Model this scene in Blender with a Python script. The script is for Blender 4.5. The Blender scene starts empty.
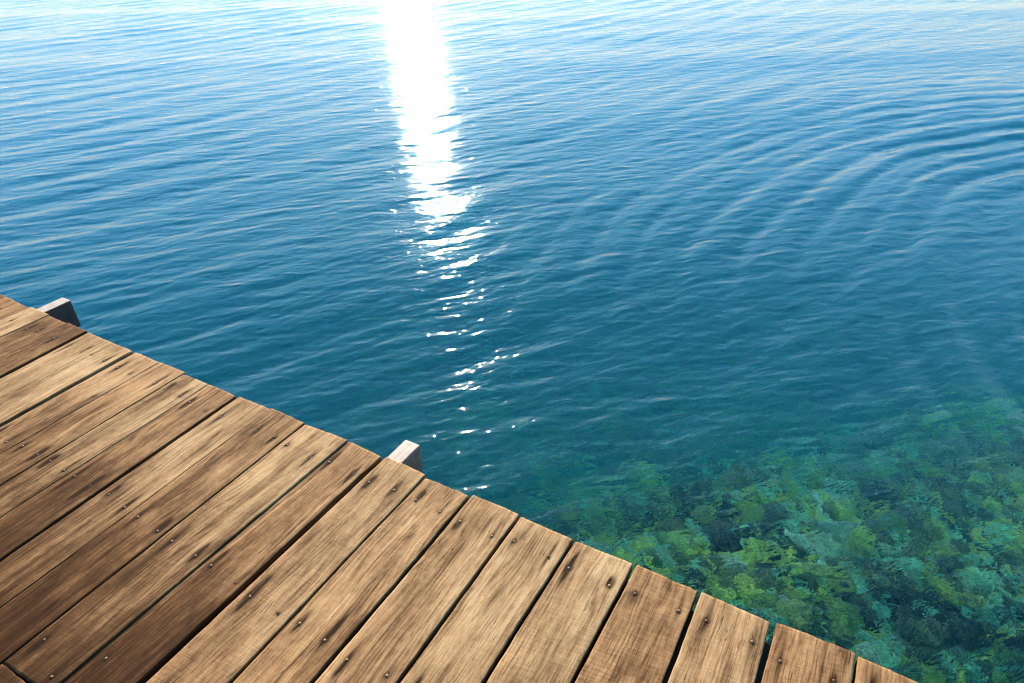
import bpy, math, random
import numpy as np
from mathutils import Matrix, Vector

rng = np.random.default_rng(7)
random.seed(7)
S = bpy.context.scene
COL = S.collection

SUN_AZ, SUN_EL = -37.5, 15.5          # degrees, clockwise from the boards' direction (+Y)
DECK = 0.90                           # top of the deck above the water
EYE = 2.45                            # camera above the water

# ------------------------------------------------------------------ helpers
def mesh_obj(name, verts, faces, mat, parent=None, smooth=True):
    me = bpy.data.meshes.new(name)
    me.from_pydata(verts, [], faces)
    me.polygons.foreach_set('use_smooth', [smooth] * len(me.polygons))
    me.update()
    o = bpy.data.objects.new(name, me)
    if mat: me.materials.append(mat)
    COL.objects.link(o)
    if parent: o.parent = parent
    return o

def big_mesh(name, V, F, mat, nper=4):
    """V (n,3) and F (m,4) or (m,3) arrays, filled in without Python loops."""
    me = bpy.data.meshes.new(name)
    me.vertices.add(len(V)); me.vertices.foreach_set('co', V.astype(np.float32).ravel())
    m, k = F.shape
    me.loops.add(m * k); me.loops.foreach_set('vertex_index', F.astype(np.int32).ravel())
    me.polygons.add(m)
    me.polygons.foreach_set('loop_start', np.arange(0, m * k, k, dtype=np.int32))
    me.polygons.foreach_set('loop_total', np.full(m, k, dtype=np.int32))
    me.update(calc_edges=True); me.validate()
    me.polygons.foreach_set('use_smooth', np.ones(m, dtype=bool))
    me.materials.append(mat)
    o = bpy.data.objects.new(name, me); COL.objects.link(o)
    return o

class NT:
    """tiny node-tree builder"""
    def __init__(s, name):
        s.m = bpy.data.materials.new(name); s.m.use_nodes = True
        s.t = s.m.node_tree; s.t.nodes.clear()
        s.out = s.t.nodes.new('ShaderNodeOutputMaterial')
    def n(s, kind, ins=None, **props):
        nd = s.t.nodes.new(kind)
        for k, v in props.items(): setattr(nd, k, v)
        for k, v in (ins or {}).items(): s.set(nd, k, v)
        return nd
    def set(s, nd, k, v):
        if isinstance(v, bpy.types.NodeSocket): s.t.links.new(v, nd.inputs[k])
        else: nd.inputs[k].default_value = v
    def math(s, op, a, b=0.0, c=0.0, clamp=False):
        nd = s.n('ShaderNodeMath', operation=op, use_clamp=clamp)
        s.set(nd, 0, a); s.set(nd, 1, b); s.set(nd, 2, c)
        return nd.outputs[0]
    def ramp(s, f, a, b, lo=0.0, hi=1.0):
        nd = s.n('ShaderNodeMapRange', {'Value': f, 'From Min': a, 'From Max': b, 'To Min': lo, 'To Max': hi}, interpolation_type='SMOOTHSTEP')
        return nd.outputs[0]
    def mix(s, f, a, b, blend='MIX'):
        nd = s.n('ShaderNodeMix', data_type='RGBA', blend_type=blend)
        s.set(nd, 0, f); s.set(nd, 6, a); s.set(nd, 7, b)
        return nd.outputs[2]
    def vec(s, x, y, z):
        nd = s.n('ShaderNodeCombineXYZ')
        s.set(nd, 0, x); s.set(nd, 1, y); s.set(nd, 2, z)
        return nd.outputs[0]
    def noise(s, v, scale=1.0, detail=3.0, rough=0.55, dist=0.0):
        nd = s.n('ShaderNodeTexNoise', {'Vector': v, 'Scale': scale, 'Detail': detail, 'Roughness': rough, 'Distortion': dist})
        return nd.outputs[0]

def fbm2(x, y, seed, octaves=4, gain=0.5):
    """smooth value noise on arrays, about -1..1"""
    r = np.random.default_rng(seed); tot = np.zeros_like(x); a = 1.0; nrm = 0
    for o in range(octaves):
        T = r.uniform(-1, 1, (256, 256)); f = 2.0 ** o
        ca_, sa_ = math.cos(.6 + 1.1 * o), math.sin(.6 + 1.1 * o)                # each octave turned, so that no lattice shows
        X = (x * ca_ - y * sa_) * f + 17.3 * o; Y = (x * sa_ + y * ca_) * f - 9.1 * o
        xi = np.floor(X).astype(int); yi = np.floor(Y).astype(int)
        fx = X - xi; fy = Y - yi
        fx = fx * fx * (3 - 2 * fx); fy = fy * fy * (3 - 2 * fy)
        g = lambda i, j: T[(xi + i) & 255, (yi + j) & 255]
        tot += a * ((g(0, 0) * (1 - fx) + g(1, 0) * fx) * (1 - fy) + (g(0, 1) * (1 - fx) + g(1, 1) * fx) * fy)
        nrm += a; a *= gain
    return tot / nrm

# ------------------------------------------------------------------ materials
def wood_material():
    b = NT('weathered_deck_wood')
    at = b.n('ShaderNodeAttribute', attribute_name='grain_pos'); sx = b.n('ShaderNodeSeparateXYZ', {0: at.outputs['Vector']})
    u, v, sd = sx.outputs
    info = b.n('ShaderNodeAttribute', attribute_name='board_look'); si = b.n('ShaderNodeSeparateXYZ', {0: info.outputs['Vector']})
    tone, saw_amt, red = si.outputs
    stain = b.n('ShaderNodeAttribute', attribute_name='stain').outputs['Fac']
    sd10 = b.math('MULTIPLY', sd, 13.7)
    M = lambda s_, k: b.math('MULTIPLY', s_, k)
    # the grain wanders across the board a little
    wob = b.noise(b.vec(M(u, 2.2), M(v, 3.0), sd10), 1.0, 2.0)
    v2 = b.math('ADD', v, b.math('MULTIPLY', b.math('SUBTRACT', wob, 0.5), 0.035))
    fibre = b.noise(b.vec(M(u, 5.0), M(v2, 130.0), sd10), 1.0, 4.0, 0.65)
    fine = b.noise(b.vec(M(u, 18.0), M(v2, 360.0), sd10), 1.0, 4.0, 0.75)
    bands = b.noise(b.vec(M(u, 1.3), M(v2, 26.0), sd10), 1.0, 3.0, 0.6)
    blotch = b.noise(b.vec(M(u, 4.0), M(v, 9.0), sd10), 1.0, 5.0, 0.62)
    mott = b.noise(b.vec(M(u, 38.0), M(v, 70.0), sd10), 1.0, 4.0, 0.7)
    saw = b.noise(b.vec(b.math('ADD', M(u, 210.0), M(v, 25.0)), M(v, 14.0), sd10), 1.0, 4.0, 0.7)
    sawm = b.noise(b.vec(M(u, 6.0), M(v, 14.0), b.math('ADD', sd10, 5.0)), 1.0, 3.0)
    crackn = b.noise(b.vec(M(u, 3.4), M(v2, 95.0), b.math('ADD', sd10, 9.0)), 1.0, 2.0, 0.5)
    crack = b.ramp(b.math('ABSOLUTE', b.math('SUBTRACT', crackn, 0.5)), 0.0, 0.016, 1.0, 0.0)
    crackm = b.ramp(b.noise(b.vec(M(u, 7.0), M(v, 40.0), b.math('ADD', sd10, 3.0)), 1.0, 2.0), 0.56, 0.68)
    crack = b.math('MULTIPLY', crack, crackm)
    # growth rings cut lengthwise: continuous lines that wander and meet in long arches
    arch = b.noise(b.vec(M(u, 1.1), M(v, 7.0), b.math('ADD', sd10, 41.0)), 1.0, 2.0, 0.45)
    ringp = b.math('ADD', b.math('MULTIPLY', v2, 62.0), b.math('MULTIPLY', arch, 15.0))
    ring = b.math('MULTIPLY_ADD', b.math('SINE', b.math('MULTIPLY', ringp, 6.2832)), 0.5, 0.5)
    ring = b.math('MULTIPLY', b.math('POWER', ring, 2.5), b.ramp(b.noise(b.vec(M(u, 5.0), M(v, 30.0), b.math('ADD', sd10, 47.0)), 1.0, 3.0), 0.36, 0.66))
    line = b.ramp(b.noise(b.vec(M(u, 4.5), M(v2, 240.0), b.math('ADD', sd10, 51.0)), 1.0, 3.0, 0.6), 0.54, 0.66)
    val = b.math('MULTIPLY_ADD', fibre, 0.30, b.math('MULTIPLY', bands, 0.60))
    val = b.math('MULTIPLY_ADD', blotch, 0.85, val)
    val = b.math('MULTIPLY_ADD', fine, 0.42, val)
    val = b.math('MULTIPLY_ADD', mott, 0.30, val)
    val = b.math('MULTIPLY_ADD', ring, -0.17, val)
    val = b.math('MULTIPLY_ADD', line, -0.15, val)
    val = b.math('ADD', val, b.math('MULTIPLY', b.math('SUBTRACT', tone, 0.52), 0.70))
    val = b.math('MULTIPLY_ADD', b.math('MULTIPLY', b.math('SUBTRACT', saw, 0.5), saw_amt), b.math('MULTIPLY', sawm, 0.55), val)
    val = b.ramp(val, 0.70, 1.66)
    # open pores: short dark dashes along the grain
    pore = b.ramp(b.noise(b.vec(M(u, 26.0), M(v2, 380.0), b.math('ADD', sd10, 21.0)), 1.0, 3.0, 0.65), 0.57, 0.66)
    porem = b.ramp(b.noise(b.vec(M(u, 3.0), M(v2, 30.0), b.math('ADD', sd10, 27.0)), 1.0, 2.0), 0.38, 0.62)
    pore = b.math('MULTIPLY', pore, b.math('MULTIPLY_ADD', porem, 0.55, 0.15))
    rampn = b.n('ShaderNodeValToRGB'); b.set(rampn, 0, val)
    cr = rampn.color_ramp
    cr.elements[0].position = 0.0; cr.elements[0].color = (0.050, 0.023, 0.010, 1)
    cr.elements[1].position = 1.0; cr.elements[1].color = (0.61, 0.385, 0.195, 1)
    for p_, c_ in ((0.26, (0.135, 0.068, 0.028, 1)), (0.50, (0.275, 0.150, 0.068, 1)), (0.74, (0.43, 0.250, 0.116, 1))):
        e = cr.elements.new(p_); e.color = c_
    c = b.mix(red, rampn.outputs[0], (0.84, 0.56, 0.40, 1), 'MULTIPLY')
    c = b.mix(pore, c, (0.045, 0.022, 0.010, 1))
    c = b.mix(b.math('MULTIPLY', crack, 0.9), c, (0.022, 0.012, 0.008, 1))
    # dark iron stains: broken up by the fibre so that they run with the grain
    st = b.math('MULTIPLY', stain, b.math('MULTIPLY_ADD', b.math('MULTIPLY', fibre, fine), 4.2, 0.05), clamp=True)
    c = b.mix(st, c, (0.028, 0.012, 0.005, 1))
    h = b.math('MULTIPLY_ADD', fine, 0.5, b.math('MULTIPLY', fibre, 0.8))
    h = b.math('MULTIPLY_ADD', b.math('MULTIPLY', saw, saw_amt), 0.9, h)
    h = b.math('MULTIPLY_ADD', crack, -1.6, h)
    h = b.math('MULTIPLY_ADD', mott, 0.3, h)
    bump = b.n('ShaderNodeBump', {'Height': h, 'Strength': 0.55, 'Distance': 0.0016})
    rough = b.math('MULTIPLY_ADD', fibre, 0.25, 0.62)
    p = b.n('ShaderNodeBsdfPrincipled', {'Base Color': c, 'Roughness': rough, 'Normal': bump.outputs[0], 'Specular IOR Level': 0.03})
    b.t.links.new(p.outputs[0], b.out.inputs[0])
    return b.m

def joist_material(name, side, topmul=(1, 1, 1, 1)):
    b = NT(name)
    tc = b.n('ShaderNodeTexCoord').outputs['Object']
    sx = b.n('ShaderNodeSeparateXYZ', {0: tc})
    f = b.noise(b.vec(b.math('MULTIPLY', sx.outputs[0], 120.0), b.math('MULTIPLY', sx.outputs[1], 9.0), b.math('MULTIPLY', sx.outputs[2], 160.0)), 1.0, 4.0, 0.65)
    g = b.noise(tc, 28.0, 4.0, 0.6)
    k = b.ramp(b.math('MULTIPLY_ADD', f, 0.7, b.math('MULTIPLY', g, 0.5)), 0.42, 0.78)
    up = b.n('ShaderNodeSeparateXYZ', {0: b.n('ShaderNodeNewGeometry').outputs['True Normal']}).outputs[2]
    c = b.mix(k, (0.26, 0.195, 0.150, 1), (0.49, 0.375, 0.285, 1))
    c = b.mix(b.ramp(up, .5, .9), b.mix(1.0, c, side, 'MULTIPLY'), b.mix(1.0, c, topmul, 'MULTIPLY'))       # sides darkened by facing: shade painted into the colour
    bump = b.n('ShaderNodeBump', {'Height': b.math('ADD', f, g), 'Strength': 0.4, 'Distance': 0.0015})
    p = b.n('ShaderNodeBsdfPrincipled', {'Base Color': c, 'Roughness': 0.7, 'Normal': bump.outputs[0]})
    b.t.links.new(p.outputs[0], b.out.inputs[0])
    return b.m

def nail_material():
    b = NT('worn_nail_steel')
    tc = b.n('ShaderNodeNewGeometry').outputs['Position']
    k = b.ramp(b.noise(tc, 90.0, 3.0), 0.4, 0.62)
    c = b.mix(k, (0.10, 0.042, 0.02, 1), (0.30, 0.16, 0.08, 1))
    p = b.n('ShaderNodeBsdfPrincipled', {'Base Color': c, 'Roughness': 0.65, 'Specular IOR Level': 0.25})
    b.t.links.new(p.outputs[0], b.out.inputs[0])
    return b.m

def water_material():
    b = NT('sea_water')
    pos = b.n('ShaderNodeNewGeometry').outputs['Position']
    sp = b.n('ShaderNodeSeparateXYZ', {0: pos})
    # capillary ripples finer than the mesh
    a = math.radians(-51); ca, sa = math.cos(a), math.sin(a)
    al = b.math('ADD', b.math('MULTIPLY', sp.outputs[0], sa), b.math('MULTIPLY', sp.outputs[1], ca))
    ac = b.math('SUBTRACT', b.math('MULTIPLY', sp.outputs[0], ca), b.math('MULTIPLY', sp.outputs[1], sa))
    n1 = b.noise(b.vec(b.math('MULTIPLY', al, 1.0), b.math('MULTIPLY', ac, 0.42), 0.0), 11.0, 3.0, 0.5, 0.6)
    n2 = b.noise(b.vec(b.math('MULTIPLY', al, 1.0), b.math('MULTIPLY', ac, 0.6), 4.0), 30.0, 2.0, 0.5, 0.4)
    n0 = b.noise(b.vec(b.math('MULTIPLY', al, 1.0), b.math('MULTIPLY', ac, 0.38), 9.0), 4.5, 2.0, 0.5, 0.7)
    h = b.math('MULTIPLY_ADD', n2, 0.0036, b.math('MULTIPLY_ADD', n1, 0.0150, b.math('MULTIPLY', n0, 0.022)))
    bump = b.n('ShaderNodeBump', {'Height': h, 'Strength': 1.0, 'Distance': WATER_BUMP})
    fres = b.n('ShaderNodeFresnel', {'IOR': 1.333, 'Normal': bump.outputs[0]}).outputs[0]
    fres = b.math('MULTIPLY', fres, REFL)
    gl = b.n('ShaderNodeBsdfGlossy', {'Color': (1, 1, 1, 1), 'Roughness': 0.019, 'Normal': bump.outputs[0]}).outputs[0]
    gl2 = b.n('ShaderNodeBsdfGlossy', {'Color': (1, 1, 1, 1), 'Roughness': 0.20, 'Normal': bump.outputs[0]}).outputs[0]
    gl = b.n('ShaderNodeMixShader', {0: 0.005, 1: gl, 2: gl2}).outputs[0]
    rf = b.n('ShaderNodeBsdfRefraction', {'Color': (1, 1, 1, 1), 'Roughness': 0.0, 'IOR': 1.333, 'Normal': bump.outputs[0]}).outputs[0]
    tr = b.n('ShaderNodeBsdfTransparent', {'Color': (1, 1, 1, 1)}).outputs[0]
    under = b.n('ShaderNodeMixShader', {0: TRANSP, 1: rf, 2: tr}).outputs[0]
    # light scattered back up out of the body of the water; it does not care about the slope of the ripples
    up = b.n('ShaderNodeBsdfDiffuse', {'Color': VEIL_COL, 'Normal': b.vec(0.0, 0.0, 1.0)}).outputs[0]
    dep = b.n('ShaderNodeAttribute', attribute_name='depth').outputs['Fac']      # more water, more light sent back
    veil = b.math('SUBTRACT', 1.0, b.math('EXPONENT', b.math('MULTIPLY', b.math('MAXIMUM', b.math('SUBTRACT', dep, 0.7), 0.0), -0.6)))
    under = b.n('ShaderNodeMixShader', {0: b.math('MULTIPLY', veil, VEIL), 1: under, 2: up}).outputs[0]
    mx = b.n('ShaderNodeMixShader', {0: fres, 1: under, 2: gl}).outputs[0]
    b.t.links.new(mx, b.out.inputs['Surface'])
    ab = b.n('ShaderNodeVolumeAbsorption', {'Color': ABS_COL, 'Density': ABS_DEN}).outputs[0]
    scn = b.n('ShaderNodeVolumeScatter', {'Color': SCAT_COL, 'Density': SCAT_DEN, 'Anisotropy': 0.42}).outputs[0]
    ad = b.n('ShaderNodeAddShader', {0: ab, 1: scn}).outputs[0]
    b.t.links.new(ad, b.out.inputs['Volume'])
    return b.m

def reef_material(name, lumps):
    b = NT(name)
    pos = b.n('ShaderNodeNewGeometry').outputs['Position']
    n1 = b.noise(pos, 1.4, 5.0, 0.6)
    n2 = b.noise(pos, 5.5, 5.0, 0.62, 0.8)
    n3 = b.noise(pos, 24.0, 4.0, 0.6)
    c = b.mix(b.ramp(n2, 0.36, 0.62), (0.035, 0.045, 0.032, 1), (0.30, 0.33, 0.18, 1))
    c = b.mix(b.ramp(n1, 0.52, 0.66), c, (0.36, 0.35, 0.08, 1))
    if lumps:
        hue = b.n('ShaderNodeAttribute', attribute_name='growth').outputs['Fac']
        r = b.n('ShaderNodeValToRGB'); b.set(r, 0, hue); r.color_ramp.interpolation = 'CONSTANT'
        cols = [(0, (.014, .034, .020, 1)), (.27, (.10, .16, .05, 1)), (.40, (.38, .58, .07, 1)), (.58, (.30, .86, .42, 1)), (.76, (.60, .86, .12, 1)), (.90, (.60, .95, .58, 1))]
        r.color_ramp.elements[0].color = cols[0][1]; r.color_ramp.elements[1].position = cols[1][0]; r.color_ramp.elements[1].color = cols[1][1]
        for p_, k_ in cols[2:]:
            e = r.color_ramp.elements.new(p_); e.color = k_
        c = b.mix(b.math('MULTIPLY', b.ramp(n2, 0.42, 0.60), 0.55), r.outputs[0], c)
    c = b.mix(b.math('MULTIPLY', b.ramp(n3, 0.52, 0.72), 0.5), c, (0.46, 0.60, 0.24, 1))
    c = b.mix(b.math('MULTIPLY', b.ramp(n3, 0.46, 0.30), 0.7), c, (0.02, 0.028, 0.018, 1))
    wv = b.n('ShaderNodeVectorMath', {0: pos, 1: b.n('ShaderNodeVectorMath', {0: b.n('ShaderNodeTexNoise', {'Vector': pos, 'Scale': 9.0}).outputs[1], 1: (.22, .22, .22)}, operation='MULTIPLY').outputs[0]}, operation='ADD').outputs[0]
    v1 = b.n('ShaderNodeTexVoronoi', {'Vector': wv, 'Scale': 17.0}, feature='DISTANCE_TO_EDGE').outputs[0]
    v2 = b.n('ShaderNodeTexVoronoi', {'Vector': wv, 'Scale': 42.0}, feature='F1').outputs[0]
    c = b.mix(b.ramp(v1, 0.0, 0.08, 0.35, 0.0), c, (0.015, 0.024, 0.016, 1))
    c = b.mix(b.ramp(v2, 0.55, 0.05, 0.0, 0.45), c, (0.55, 0.70, 0.26, 1))
    bump = b.n('ShaderNodeBump', {'Height': b.math('MULTIPLY_ADD', n3, 0.8, b.math('MULTIPLY_ADD', v1, 0.6, n2)), 'Strength': 1.0, 'Distance': 0.05})
    p = b.n('ShaderNodeBsdfDiffuse', {'Color': c, 'Normal': bump.outputs[0]})
    b.t.links.new(p.outputs[0], b.out.inputs[0])
    return b.m

WATER_BUMP = 0.60
WAVE = 0.46
REFL = 1.0
RING = .026
TRANSP = 0.0
VEIL, VEIL_COL = 0.0, (0.002, 0.29, 0.45, 1)
ABS_COL, ABS_DEN = (0.05, 0.935, 0.990, 1), 0.42
SCAT_COL, SCAT_DEN = (0.01, 0.58, 1.0, 1), 0.19

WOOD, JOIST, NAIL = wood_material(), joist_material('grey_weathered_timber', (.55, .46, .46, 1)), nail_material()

DARK_JOIST = joist_material('side_shaded_timber', (.16, .14, .17, 1))  # left joists: deeper shade painted on the sides, top kept pale
BEARER = joist_material('gap_shade_timber', (.10, .075, .06, 1), (.10, .075, .06, 1))  # near-black bearer colour standing in for the shade in the gaps
# ------------------------------------------------------------------ the pier
pier = bpy.data.objects.new('wooden_pier', None); COL.objects.link(pier)
pier.location = (-1.6, 1.235, DECK)
pier['label'] = 'weathered brown plank pier with rusty nails, jutting over the clear blue water'
pier['category'] = 'pier'
P0 = Vector(pier.location)

# seams between boards: x at the seaward ends, end line y, drift per metre, width of the gap
SEAMS = [(-4.515, 1.236, 0.0, .006), (-4.345, 1.240, -0.01, .008), (-4.180, 1.235, -0.015, .006), (-4.010, 1.238, -0.02, .003), (-3.845, 1.240, -0.015, .002), (-3.675, 1.242, -0.03, .003), (-3.503, 1.243, -0.0300, .003), (-3.348, 1.240, 0.0200, .005),
         (-3.199, 1.241, -0.01, .0014), (-3.050, 1.238, -0.03, .0016), (-2.901, 1.240, -0.0500, .021),
         (-2.738, 1.239, -0.03, .0014), (-2.573, 1.238, -0.0090, .015), (-2.409, 1.233, 0.0000, .004), (-2.254, 1.234, -0.0042, .004),
         (-2.112, 1.236, -0.0009, .0018), (-1.948, 1.233, -0.0105, .016), (-1.779, 1.235, -0.0068, .0055), (-1.607, 1.232, -0.0015, .006),
         (-1.411, 1.242, 0.0181, .0035), (-1.252, 1.235, 0.0054, .020), (-1.074, 1.229, -0.0046, .0085), (-0.899, 1.229, 0.0000, .010),
         (-0.725, 1.229, -0.0072, .010), (-0.545, 1.228, 0.0029, .0095), (-0.362, 1.235, 0.0049, .012), (-0.180, 1.234, -0.0204, .012),
         (0.010, 1.232, -0.0185, .015), (0.204, 1.241, -0.0191, .007), (0.385, 1.236, -0.01, .008), (0.565, 1.232, -0.005, .008), (0.75, 1.236, 0.0, .008)] + [(.935 + .182 * q, 1.232 + .004 * (q % 3), .006 * (q % 2), .009) for q in range(6)]
# tone, saw marks, redness of each board between two seams, left to right
LOOK = [(.50, .4, .3), (.56, .4, .2), (.47, .4, .4), (.45, .4, .5), (.42, .4, .5), (.44, .4, .5), (.42, .3, .35), (.62, .4, .1), (.46, .3, .35), (.38, .3, .45), (.60, .4, .1),
        (.66, .3, .05), (.54, .4, .2), (.50, .4, .3), (.60, .6, .1), (.50, .3, .3), (.58, .4, .15), (.46, .5, .3),
        (.62, .7, .1), (.46, .5, .25), (.58, 1.0, .1), (.56, .6, .15), (.60, .5, .1), (.62, .5, .05), (.64, .8, .05), (.46, 1.1, .3),
        (.58, .6, .15), (.48, .9, .25), (.50, .6, .3), (.56, .5, .2), (.52, .5, .2)] + [(.50 + .05 * (q % 3), .5, .2) for q in range(6)]
NAILS = [(-2.442, 1.127), (-2.295, 1.133), (-2.228, 1.129), (-2.144, 1.130), (-2.080, 1.121), (-1.984, 1.114), (-1.906, 1.117),
         (-1.786, 1.075), (-1.727, 1.122), (-1.646, 1.131), (-1.578, 1.122), (-1.461, 1.115), (-1.394, 1.130), (-1.286, 1.128),
         (-1.214, 1.119), (-1.123, 1.130), (-1.036, 1.129), (-0.943, 1.125), (-0.870, 1.124), (-0.758, 1.122), (-0.692, 1.136),
         (-0.582, 1.138), (-0.515, 1.131), (-0.396, 1.132), (-0.326, 1.141), (-0.209, 1.147), (-0.139, 1.153), (-0.024, 1.151),
         (0.046, 1.133), (0.165, 1.143), (0.245, 1.14), (0.345, 1.135), (-2.768, 1.130), (-2.706, 1.135), (-2.616, 1.134), (-2.86, 1.13),
         (-2.525, 1.128), (-3.30, 1.13), (-3.10, 1.135), (-3.16, 1.12), (-2.97, 1.13), (-3.46, 1.13),
         (-1.285, .647), (-1.215, .633), (-1.112, .635), (-1.040, .640), (-0.950, .636), (-0.866, .623), (-0.755, .639), (-0.68, .64),
         (-1.393, .653), (-1.458, .653), (-1.564, .655), (-1.635, .659), (-1.736, .665), (-1.812, .671), (-1.905, .680),
         (-2.379, .674), (-2.225, .679), (-2.138, .675), (-2.082, .676), (-2.455, .66), (-2.54, .672), (-1.995, .676), (-2.29, .675),
         (-2.43, .968), (-0.585, .645), (-0.50, .64), (-0.40, .64), (-0.30, .65), (-1.575, .287), (-1.391, .335), (-1.46, .24), (-1.30, .22)]
TH = 0.034
BACK = -1.9

def board(i, y_front=None, y_back=BACK, seed=None):
    a, c = SEAMS[i], SEAMS[i + 1]
    if y_front is None:
        ya, yc = [s[1] for s in (a, c)]
        ye = (ya + yc) / 2 + random.uniform(-.006, .006); skew = (yc - ya) / max(.01, c[0] - a[0])
    else: ye, skew = y_front, 0.0
    seed = i - 3 if seed is None else seed
    r = np.random.default_rng(100 + seed)
    us = np.concatenate([[0, .0012, .003, .006], np.arange(.012, .9, .007), np.arange(.9, 1.4, .014), np.arange(1.4, 6, .05)])
    us = np.append(us[us < ye - y_back - .002], ye - y_back)
    m = 24
    # cross-section: bottom left, up the left side, rounded arris, top, down the right side
    t = np.concatenate([[0, 0, 0.0, .004, .012], np.linspace(.03, .97, m), [.988, .996, 1, 1, 1]])
    zz = np.concatenate([[-TH, -.012, -.0020, -.0006, -.0001], np.zeros(m), [-.0001, -.0006, -.0020, -.012, -TH]])
    U, T = np.meshgrid(us, t, indexing='ij'); Zp = np.broadcast_to(zz, U.shape).copy()
    y = ye - U
    xl = a[0] - a[2] * (a[1] - y) * 1.0 + a[3] / 2
    xr = c[0] - c[2] * (c[1] - y) * 1.0 - c[3] / 2
    # sawn edges are not quite straight
    jag = lambda k: (.0022 * fbm2(U * 3, np.full_like(U, k * 3.3), 11 + seed, 3) + .0016 * np.clip(fbm2(U * 22, np.full_like(U, k * 5.1), 31 + seed, 3), -1, .35))
    g = min(1.0, (a[3] + c[3]) / .012)
    xl = xl - np.minimum(jag(1) * g, a[3] * .42); xr = xr + np.minimum(jag(2) * g, c[3] * .42)
    x = xl + (xr - xl) * T
    y = y + skew * (T - .5) * (xr - xl) + np.where(U < .004, .0035 * fbm2(T * 9, np.full_like(T, seed * 1.7), 5 + seed, 3), 0)
    lift = r.uniform(-.002, .002) + r.uniform(-.0015, .0015) * (T - .5) * 2 - .0018 * (2 * T - 1) ** 2 * r.uniform(-.5, 1)
    worn = .0008 * fbm2(U * 6, T * 6, 50 + seed, 4)
    endr = np.where(U < .001, -.0016, np.where(U < .002, -.0005, np.where(U < .004, -.0001, 0)))   # worn end arris
    z = Zp + lift + np.where(Zp > -.011, worn + endr, 0)
    nu, nt_ = U.shape
    V = np.stack([x - P0.x, y - P0.y, z], -1).reshape(-1, 3)
    idx = np.arange(nu * nt_).reshape(nu, nt_)
    F = np.stack([idx[:-1, :-1], idx[:-1, 1:], idx[1:, 1:], idx[1:, :-1]], -1).reshape(-1, 4)[:, ::-1]
    # underside and the two ends
    cap = [list(idx[0, ::1]), list(idx[-1, ::-1])]
    bot = np.stack([idx[:-1, 0], idx[1:, 0], idx[1:, -1], idx[:-1, -1]], -1)[:, ::-1]
    faces = [list(map(int, f)) for f in F] + [list(map(int, f)) for f in bot] + [list(map(int, f)) for f in cap]
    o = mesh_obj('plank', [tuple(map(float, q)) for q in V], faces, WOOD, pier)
    for p_ in o.data.polygons[-2 - len(bot):]: p_.use_smooth = False
    me = o.data
    gp = np.stack([U, (T - .5) * (c[0] - a[0]) + np.where(Zp < -.002, Zp, 0), np.full_like(U, seed + .37)], -1).reshape(-1, 3)
    me.attributes.new('grain_pos', 'FLOAT_VECTOR', 'POINT').data.foreach_set('vector', gp.astype(np.float32).ravel())
    lk = LOOK[i]
    inner = .55 if i in (13, 15, 17, 18, 19) else (.52 if 11 <= i < 20 else .20)  # strength of the painted vignette on this board
    tone = lk[0] + .05 - inner * np.clip((1.235 - y - .3) / .75, 0, 1) - np.where(Zp < -.0018, .32, 0)                       # vignette darkening painted inland; gap shade painted on the board sides
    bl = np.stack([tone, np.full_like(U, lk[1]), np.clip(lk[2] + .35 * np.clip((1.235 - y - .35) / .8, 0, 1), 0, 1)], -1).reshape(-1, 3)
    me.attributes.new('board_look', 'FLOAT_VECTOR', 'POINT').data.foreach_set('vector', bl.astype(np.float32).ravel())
    st = np.zeros_like(U)
    mid = lambda yy: (SEAMS[i][0] - a[2] * (a[1] - yy), SEAMS[i + 1][0] - c[2] * (c[1] - yy))
    for (nx, ny) in NAILS:
        lo, hi = mid(ny)
        if not (lo + .01 < nx < hi - .01) or ny > ye - .02 or ny < y_back: continue
        k = r.choice([.6, 1.0, 1.6, 2.3]) * r.uniform(.8, 1.2); L = r.uniform(.018, .06); W = r.uniform(.004, .010); off = r.uniform(-.02, .03)
        dx, dy = x - nx, y - ny - off
        st += k * np.exp(-(dy / L) ** 2 - (dx / W) ** 2) + .8 * np.exp(-((y - ny) ** 2 + dx ** 2) / .0075 ** 2)
    for _ in range(r.integers(1, 4)):                                        # knots and dark streaks
        kx, ky = r.uniform(.1, .9), r.uniform(.05, 1.1)
        dx = (T - kx) * (c[0] - a[0]); dy = U - ky
        st += r.uniform(.25, .7) * np.exp(-(dy / r.uniform(.01, .05)) ** 2 - (dx / r.uniform(.003, .008)) ** 2)
    me.attributes.new('stain', 'FLOAT', 'POINT').data.foreach_set('value', np.clip(st, 0, 1).astype(np.float32).ravel())
    return o, (i, ye, y_back, mid, lift.mean())

nail_me = None
def nail_mesh():
    V, F = [(0, 0, .0016)], []
    for rad, z in ((.0022, .0014), (.0036, .0006), (.0040, -.0012), (.0040, -.006)):
        V += [(rad * math.cos(q * math.tau / 10), rad * math.sin(q * math.tau / 10), z) for q in range(10)]
    F += [(0, 1 + q, 1 + (q + 1) % 10) for q in range(10)]
    for k in range(3):
        for q in range(10):
            A, B_ = 1 + k * 10 + q, 1 + k * 10 + (q + 1) % 10
            F.append((A, A + 10, B_ + 10, B_))
    me = bpy.data.meshes.new('nail'); me.from_pydata(V, [], F); me.materials.append(NAIL)
    me.polygons.foreach_set('use_smooth', [True] * len(me.polygons))
    return me
nail_me = nail_mesh()

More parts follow.
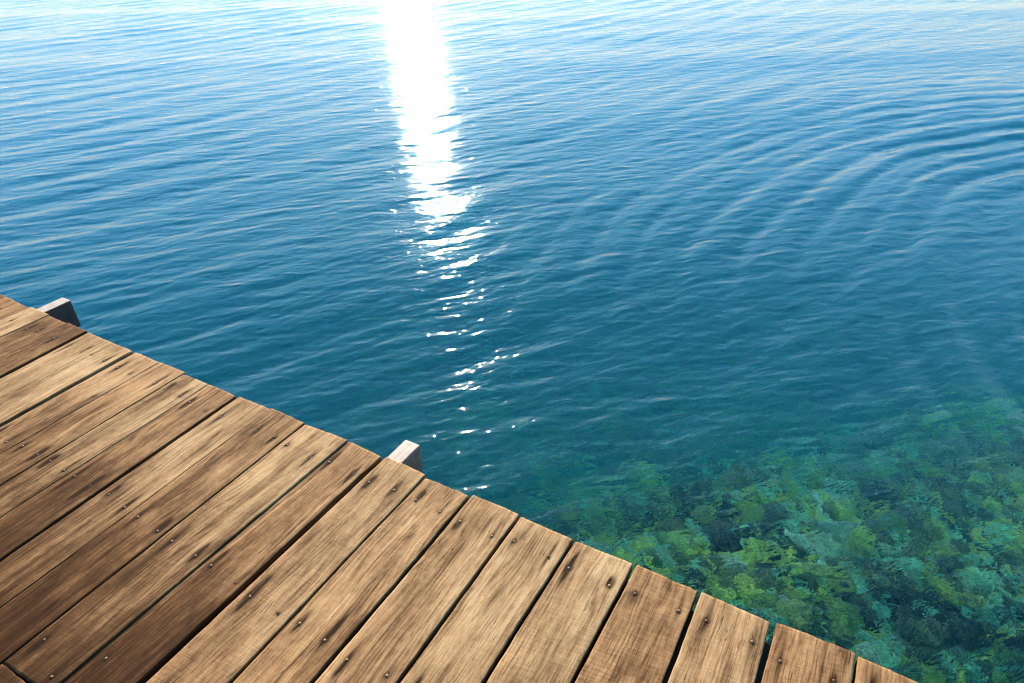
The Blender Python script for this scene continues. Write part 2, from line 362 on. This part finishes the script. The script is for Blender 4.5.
boards = []
JOINED = 18                                                                  # this board is two lengths butted end to end
for i in range(len(SEAMS) - 1):
    if i == JOINED:
        boards.append(board(i, y_back=.205)); boards.append(board(i, y_front=.200, seed=60))
    else: boards.append(board(i))
for o, (i, ye, yb, mid, lift) in boards:
    for (nx, ny) in NAILS:
        lo, hi = mid(ny)
        if lo + .01 < nx < hi - .01 and yb < ny < ye - .02:
            n = bpy.data.objects.new('nail', nail_me); COL.objects.link(n); n.parent = o
            n.location = (nx - P0.x, ny - P0.y, lift + random.uniform(-.0004, .0008))
            n.rotation_euler = (random.uniform(-.15, .15), random.uniform(-.15, .15), random.uniform(0, 3))

def timber(name, x0, x1, y0, y1, z0, z1, bev=.004, mat=None):
    """a sawn timber: a box with softened, slightly uneven arrises"""
    import bmesh
    bm = bmesh.new(); bmesh.ops.create_cube(bm, size=1.0)
    for v in bm.verts:
        v.co = Vector((x0 + (v.co.x + .5) * (x1 - x0) - P0.x, y0 + (v.co.y + .5) * (y1 - y0) - P0.y, z0 + (v.co.z + .5) * (z1 - z0) - P0.z))
    bmesh.ops.bevel(bm, geom=list(bm.edges), offset=bev, segments=2, affect='EDGES', profile=.6)
    me = bpy.data.meshes.new(name); bm.to_mesh(me); bm.free(); me.materials.append(mat or JOIST)
    o = bpy.data.objects.new(name, me); COL.objects.link(o); o.parent = pier
    return o
top = DECK - TH - .003
for (xa, xb, ye) in ((-1.268, -1.206, 1.372), (-3.386, -3.318, 1.400), (0.86, .92, 1.38), (1.80, 1.86, 1.38), (-4.48, -4.42, 1.39)):
    j = timber('joist', xa, xb, -1.85, ye, top - .145, top, mat=DARK_JOIST if xa < -3 else JOIST)
    if xa < -3: j['label'] = 'joist end with dark shaded sides'
    elif xa < 0: j['label'] = 'pale grey joist end'
for yc in (1.055, .60, .14, -.32, -.8, -1.3):  # bearers under the nail rows, widened to keep the board gaps dark
    for xa, xb in ((-4.417, -3.389), (-3.315, -1.271), (-1.203, .857), (.923, 1.797)):
        timber('bearer', xa, xb, yc - .14, yc + .14, top - .20, top + .001, mat=BEARER)

# ------------------------------------------------------------------ the sea bed
def bed_height(x, y):
    # a shelf by the pier to the right; it falls away to the left and offshore
    d = (x + 2.35) * 0.80 - (y - 1.6) * 0.66
    d = d + .45 * fbm2(x * .55, y * .55, 3, 3)
    s = 1 / (1 + np.exp(-2.2 * d))
    z = -2.9 + 2.36 * s - .75 * np.exp(-((x - 1.35) ** 2 + (y - 2.15) ** 2) / .55)
    far = np.hypot(x, y)
    z = z - 5.5 * np.clip((far - 4) / 16, 0, 1) - .02 * np.clip(far - 18, 0, 400)
    lump = fbm2(x * 1.5, y * 1.5, 8, 4); z = z + .12 * lump
    z = z + .07 * np.abs(fbm2(x * 4.2, y * 4.2, 9, 3))
    return z

def axis(lo, hi, fine, limit):
    core = np.arange(lo, hi, fine); out = [hi]; st = fine
    while out[-1] < limit: st *= 1.18; out.append(out[-1] + st)
    neg = [lo]; st = fine
    while neg[-1] > -limit: st *= 1.18; neg.append(neg[-1] - st)
    return np.concatenate([np.array(neg[:0:-1]), core, np.array(out)])
gx, gy = axis(-4.0, 4.0, .025, 2600), axis(.5, 7.5, .025, 2600)
GX, GY = np.meshgrid(gx, gy, indexing='ij')
V = np.stack([GX, GY, bed_height(GX, GY)], -1).reshape(-1, 3)
ix = np.arange(GX.size).reshape(GX.shape)
F = np.stack([ix[:-1, :-1], ix[1:, :-1], ix[1:, 1:], ix[:-1, 1:]], -1).reshape(-1, 4)
bed = big_mesh('seabed', V, F, reef_material('algae_covered_bed', False)); bed['kind'] = 'structure'

# the reef: rounded growths and stones crowded on the shelf, too many and too merged to count
import bmesh
def ico(n):
    bm = bmesh.new(); bmesh.ops.create_icosphere(bm, subdivisions=n, radius=1.0)
    bm.verts.ensure_lookup_table()
    out = np.array([v.co[:] for v in bm.verts]), np.array([[v.index for v in f.verts] for f in bm.faces]); bm.free()
    return out
def lump_shapes(n, amp, freq):
    V_, F_ = ico(n); out = []
    for q in range(20):
        d = fbm2(V_[:, 0] * freq + 7.7 * q, V_[:, 1] * freq + V_[:, 2] * freq * .8 - 3.1 * q, 61 + q, 3)
        out.append(V_ * (1 + amp * d)[:, None])
    return out, F_
tiny_, TF = lump_shapes(1, .5, 1.5); small, SF = lump_shapes(2, .50, 1.9); large, LF = lump_shapes(3, .42, 2.3)
r = np.random.default_rng(12); N = 80000
cx_, cy_ = r.uniform(-2.8, 4.2, N), r.uniform(1.0, 6.0, N)
dd = (cx_ + 2.35) * 0.80 - (cy_ - 1.6) * 0.66
keep = (r.random(N) < 1 / (1 + np.exp(-2.6 * (dd - .05))) + .08) & ((fbm2(cx_ * .9, cy_ * .9, 44, 3) > -.16) | (r.random(N) < .2))
cx_, cy_ = cx_[keep][:24000], cy_[keep][:24000]
cz_ = bed_height(cx_, cy_); tint_ = fbm2(cx_ * 1.9, cy_ * 1.9, 91, 4)
rv, rf_, rg, base = [], [], [], 0
for x, y, z0, tn in zip(cx_, cy_, cz_, tint_):
    R0 = float(np.clip(r.lognormal(-3.65, .50), .014, .085))
    shp, fc = (large, LF) if R0 > .055 else (small, SF) if R0 > .024 else (tiny_, TF)
    if r.random() < .35:   # weed fronds and plates standing at an angle
        k = np.array([R0 * r.uniform(1.0, 2.0), R0 * r.uniform(.35, .7), R0 * r.uniform(.12, .25)]); tilt = r.uniform(-1.1, 1.1); up = R0 * .5
    else:
        k = np.array([R0 * r.uniform(.8, 1.4), R0 * r.uniform(.7, 1.2), R0 * r.uniform(.5, 1.0)]); tilt = r.uniform(-.4, .4); up = k[2] * .2
    P = shp[int(r.integers(20))] * k; th = r.uniform(0, 6.28)
    ct, st_ = math.cos(tilt), math.sin(tilt)
    P = np.stack([P[:, 0], P[:, 1] * ct - P[:, 2] * st_, P[:, 1] * st_ + P[:, 2] * ct], -1)
    P = np.stack([P[:, 0] * math.cos(th) - P[:, 1] * math.sin(th), P[:, 0] * math.sin(th) + P[:, 1] * math.cos(th), P[:, 2]], -1)
    rv.append(P + [x, y, min(z0 + up, -.2 - R0)]); rf_.append(fc + base); base += len(P)
    rg.append(np.full(len(P), np.clip(r.random() * .75 + .14 + .45 * tn, 0, 1)))
reef = big_mesh('reef', np.concatenate(rv), np.concatenate(rf_), reef_material('reef_growth', True)); reef['kind'] = 'stuff'
reef['label'] = 'green and yellow algae covered reef under the clear shallow water'; reef['category'] = 'reef'
reef.data.attributes.new('growth', 'FLOAT', 'POINT').data.foreach_set('value', np.concatenate(rg).astype(np.float32))

# ------------------------------------------------------------------ the water
def waves(x, y, spacing):
    wx = x + .35 * fbm2(x * .22, y * .22, 21, 2); wy = y + .35 * fbm2(x * .22 + 40, y * .22, 22, 2)
    h = np.zeros_like(x)
    r = np.random.default_rng(5)
    def add(deg, lam, amp, sharp=0.0, px=wx, py=wy, group=None):
        nonlocal h
        a = math.radians(deg); k = 2 * math.pi / lam
        ph = k * (px * math.sin(a) + py * math.cos(a)) + r.uniform(0, 6.28)
        s = np.sin(ph); s = s + sharp * .5 * np.sin(2 * ph + math.pi / 2)
        f = np.clip(lam / (2.6 * spacing) - 1, 0, 1)
        g = 1.0 if group is None else np.clip(.55 + 1.1 * fbm2(x * group + r.uniform(0, 50), y * group, int(r.integers(1e6)), 2), .05, 1.6)
        h = h + amp * f * g * s
    # long ripples coming in from the upper left
    for q in range(7):
        lam = r.uniform(.42, .85); add(-71 + r.normal(0, 8), lam, .0085 * lam, .3, group=.35)
    for q in range(8):
        lam = r.uniform(.24, .45); add(-60 + r.normal(0, 12), lam, .0056 * lam, .3, group=.5)
    # short chop, mostly across the line of sight
    for q in range(14):
        lam = r.uniform(.11, .26); add(-49 + r.normal(0, 15), lam, .0075 * lam, .25, group=.9)
    for q in range(12):
        lam = r.uniform(.055, .12); add(-48 + r.normal(0, 22), lam, .0075 * lam, 0, group=1.6)
    # broad swell for the light and dark patches
    for q in range(4):
        lam = r.uniform(1.6, 4.0); add(-40 + r.normal(0, 30), lam, .0028 * lam)
    # rings spreading from something off to the right
    cx, cy = 5.4, 5.6
    rr = np.hypot(x - cx, y - cy) + .10 * fbm2(x * .6, y * .6, 77, 2)
    env = np.exp(-((rr - 6.0) / 1.9) ** 2) * np.clip((y - 2.6) / 2.6, .04, 1)
    rp = rr + .12 * fbm2(rr * 1.1, np.zeros_like(rr), 78, 2)                 # the spacing of the rings varies
    ring = np.sin(2 * np.pi * rp / .38) + .35 * np.cos(4 * np.pi * rp / .38) + .5 * np.sin(2 * np.pi * rp / .55 + 1)
    env = env * np.clip(.75 + .9 * fbm2(x * .7, y * .7, 79, 2), .15, 1.5)
    h = h + RING * env * ring * np.clip(.37 / (2.6 * spacing) - 1, 0, 1)
    return h * WAVE

view = math.radians(-31)
fine_az = np.arange(-56, 56.01, .145); coarse = np.arange(58, 302.1, 2.0)
az = np.radians(np.concatenate([fine_az, coarse])) + view
rad = [.25, .5, .75, 1.0, 1.2]
while rad[-1] < 70: rad.append(rad[-1] * 1.0036)
while rad[-1] < 2200: rad.append(rad[-1] * 1.1)
rad = np.array(rad)
Rr, Az = np.meshgrid(rad, az, indexing='ij')
X, Y = Rr * np.sin(Az), Rr * np.cos(Az)
dr = np.gradient(rad)[:, None] * np.ones_like(Az); da = Rr * np.where(np.arange(len(az)) < len(fine_az), math.radians(.145), math.radians(2.0))[None, :]
Z = waves(X, Y, np.maximum(np.maximum(dr * .8, da * .9), .006)) * np.clip((90 - Rr) / 60, 0, 1)
V = np.stack([X, Y, Z], -1).reshape(-1, 3)
nr, na = Rr.shape
ix = np.arange(nr * na).reshape(nr, na); nx_ = np.roll(ix, -1, 1)
F = np.stack([ix[:-1], ix[1:], nx_[1:], nx_[:-1]], -1).reshape(-1, 4)
# inner fan, outer skirt and floor close the body of water
cen = len(V); V = np.vstack([V, [[0, 0, 0]]])
low = len(V); V = np.vstack([V, np.stack([X[-1], Y[-1], np.full(na, -60.0)], -1), [[0, 0, -60.0]]])
lo_ = low + np.arange(na); ln = np.roll(lo_, -1); bc = low + na
top_i, top_n = ix[-1], nx_[-1]
F = np.vstack([F, np.stack([top_i, lo_, ln, top_n], -1)])
tri = np.vstack([np.stack([ix[0], nx_[0], np.full(na, cen)], -1), np.stack([ln, lo_, np.full(na, bc)], -1)])
WATER = water_material()
me = bpy.data.meshes.new('water')
me.vertices.add(len(V)); me.vertices.foreach_set('co', V.astype(np.float32).ravel())
loops = np.concatenate([F[:, ::-1].ravel(), tri[:, ::-1].ravel()]).astype(np.int32)
me.loops.add(len(loops)); me.loops.foreach_set('vertex_index', loops)
starts = np.concatenate([np.arange(len(F)) * 4, len(F) * 4 + np.arange(len(tri)) * 3]).astype(np.int32)
tot = np.concatenate([np.full(len(F), 4), np.full(len(tri), 3)]).astype(np.int32)
me.polygons.add(len(tot)); me.polygons.foreach_set('loop_start', starts); me.polygons.foreach_set('loop_total', tot)
me.update(calc_edges=True); me.validate()
sm = np.ones(len(tot), dtype=bool); sm[-2 * na:] = False
me.polygons.foreach_set('use_smooth', sm)
me.materials.append(WATER)
me.attributes.new('depth', 'FLOAT', 'POINT').data.foreach_set('value', np.maximum(-bed_height(V[:, 0], V[:, 1]), 0).astype(np.float32))
water = bpy.data.objects.new('water', me); COL.objects.link(water); water['kind'] = 'structure'

# ------------------------------------------------------------------ light
w = bpy.data.worlds.new('World'); S.world = w; w.use_nodes = True
nt = w.node_tree; bg = nt.nodes['Background']
sky = nt.nodes.new('ShaderNodeTexSky'); sky.sky_type = 'NISHITA'; sky.sun_disc = False
sky.sun_elevation = math.radians(SUN_EL); sky.sun_rotation = math.radians(SUN_AZ)
sky.air_density = 1.0; sky.dust_density = 0.05; sky.ozone_density = 1.0
tcw = nt.nodes.new('ShaderNodeTexCoord'); sep = nt.nodes.new('ShaderNodeSeparateXYZ'); hz = nt.nodes.new('ShaderNodeValToRGB')
nt.links.new(tcw.outputs['Generated'], sep.inputs[0]); nt.links.new(sep.outputs[2], hz.inputs[0])
el = hz.color_ramp.elements
el[0].position, el[0].color = .05, (.43, .45, .54, 1); el[1].position, el[1].color = .95, (.62, .92, 1.02, 1)
for p_, c_ in ((.17, (.50, .62, .72, 1)), (.32, (.58, 1.06, 1.18, 1)), (.52, (.52, 1.26, 1.40, 1))):
    q = el.new(p_); q.color = c_
tint = nt.nodes.new('ShaderNodeMix'); tint.data_type = 'RGBA'; tint.blend_type = 'MULTIPLY'; tint.inputs[0].default_value = 1.0
nt.links.new(hz.outputs[0], tint.inputs[7])
nt.links.new(sky.outputs[0], tint.inputs[6]); nt.links.new(tint.outputs[2], bg.inputs[0]); bg.inputs[1].default_value = 0.11
sl = bpy.data.lights.new('sun', 'SUN'); sl.energy = 5.0; sl.angle = math.radians(.5); sl.color = (1.0, .86, .70)
so = bpy.data.objects.new('sun', sl); COL.objects.link(so)
e, a = math.radians(SUN_EL), math.radians(SUN_AZ)
so.rotation_euler = Vector((math.cos(e) * math.sin(a), math.cos(e) * math.cos(a), math.sin(e))).to_track_quat('Z', 'Y').to_euler()
so.location = (-8, 10, 6)

# ------------------------------------------------------------------ camera
cam = bpy.data.cameras.new('camera'); co = bpy.data.objects.new('camera', cam); COL.objects.link(co)
co.matrix_world = Matrix(((0.86466081, -0.25781179, 0.43115515, 0), (0.50187656, 0.48081814, -0.71898111, 0), (-0.02194541, 0.83806145, 0.5451343, EYE), (0, 0, 0, 1)))
cam.sensor_width = 36; cam.lens = 683.913 / 1024 * 36; cam.clip_start = .05; cam.clip_end = 6000
S.camera = co

# ------------------------------------------------------------------ render
vs = S.view_settings
S.display_settings.display_device = 'sRGB'
vs.view_transform = 'Standard'; vs.look = 'None'; vs.exposure = 1.74; vs.gamma = 1; vs.use_curve_mapping = False
cy = S.cycles
cy.use_denoising = True; cy.use_adaptive_sampling = True; cy.adaptive_threshold = .02; cy.denoising_prefilter = 'ACCURATE'; cy.filter_width = 1.25; cy.max_bounces = 10; cy.transmission_bounces = 6; cy.transparent_max_bounces = 8; cy.volume_bounces = 7
cy.caustics_refractive = True; cy.caustics_reflective = False; cy.sample_clamp_indirect = 4.0; cy.sample_clamp_direct = 0
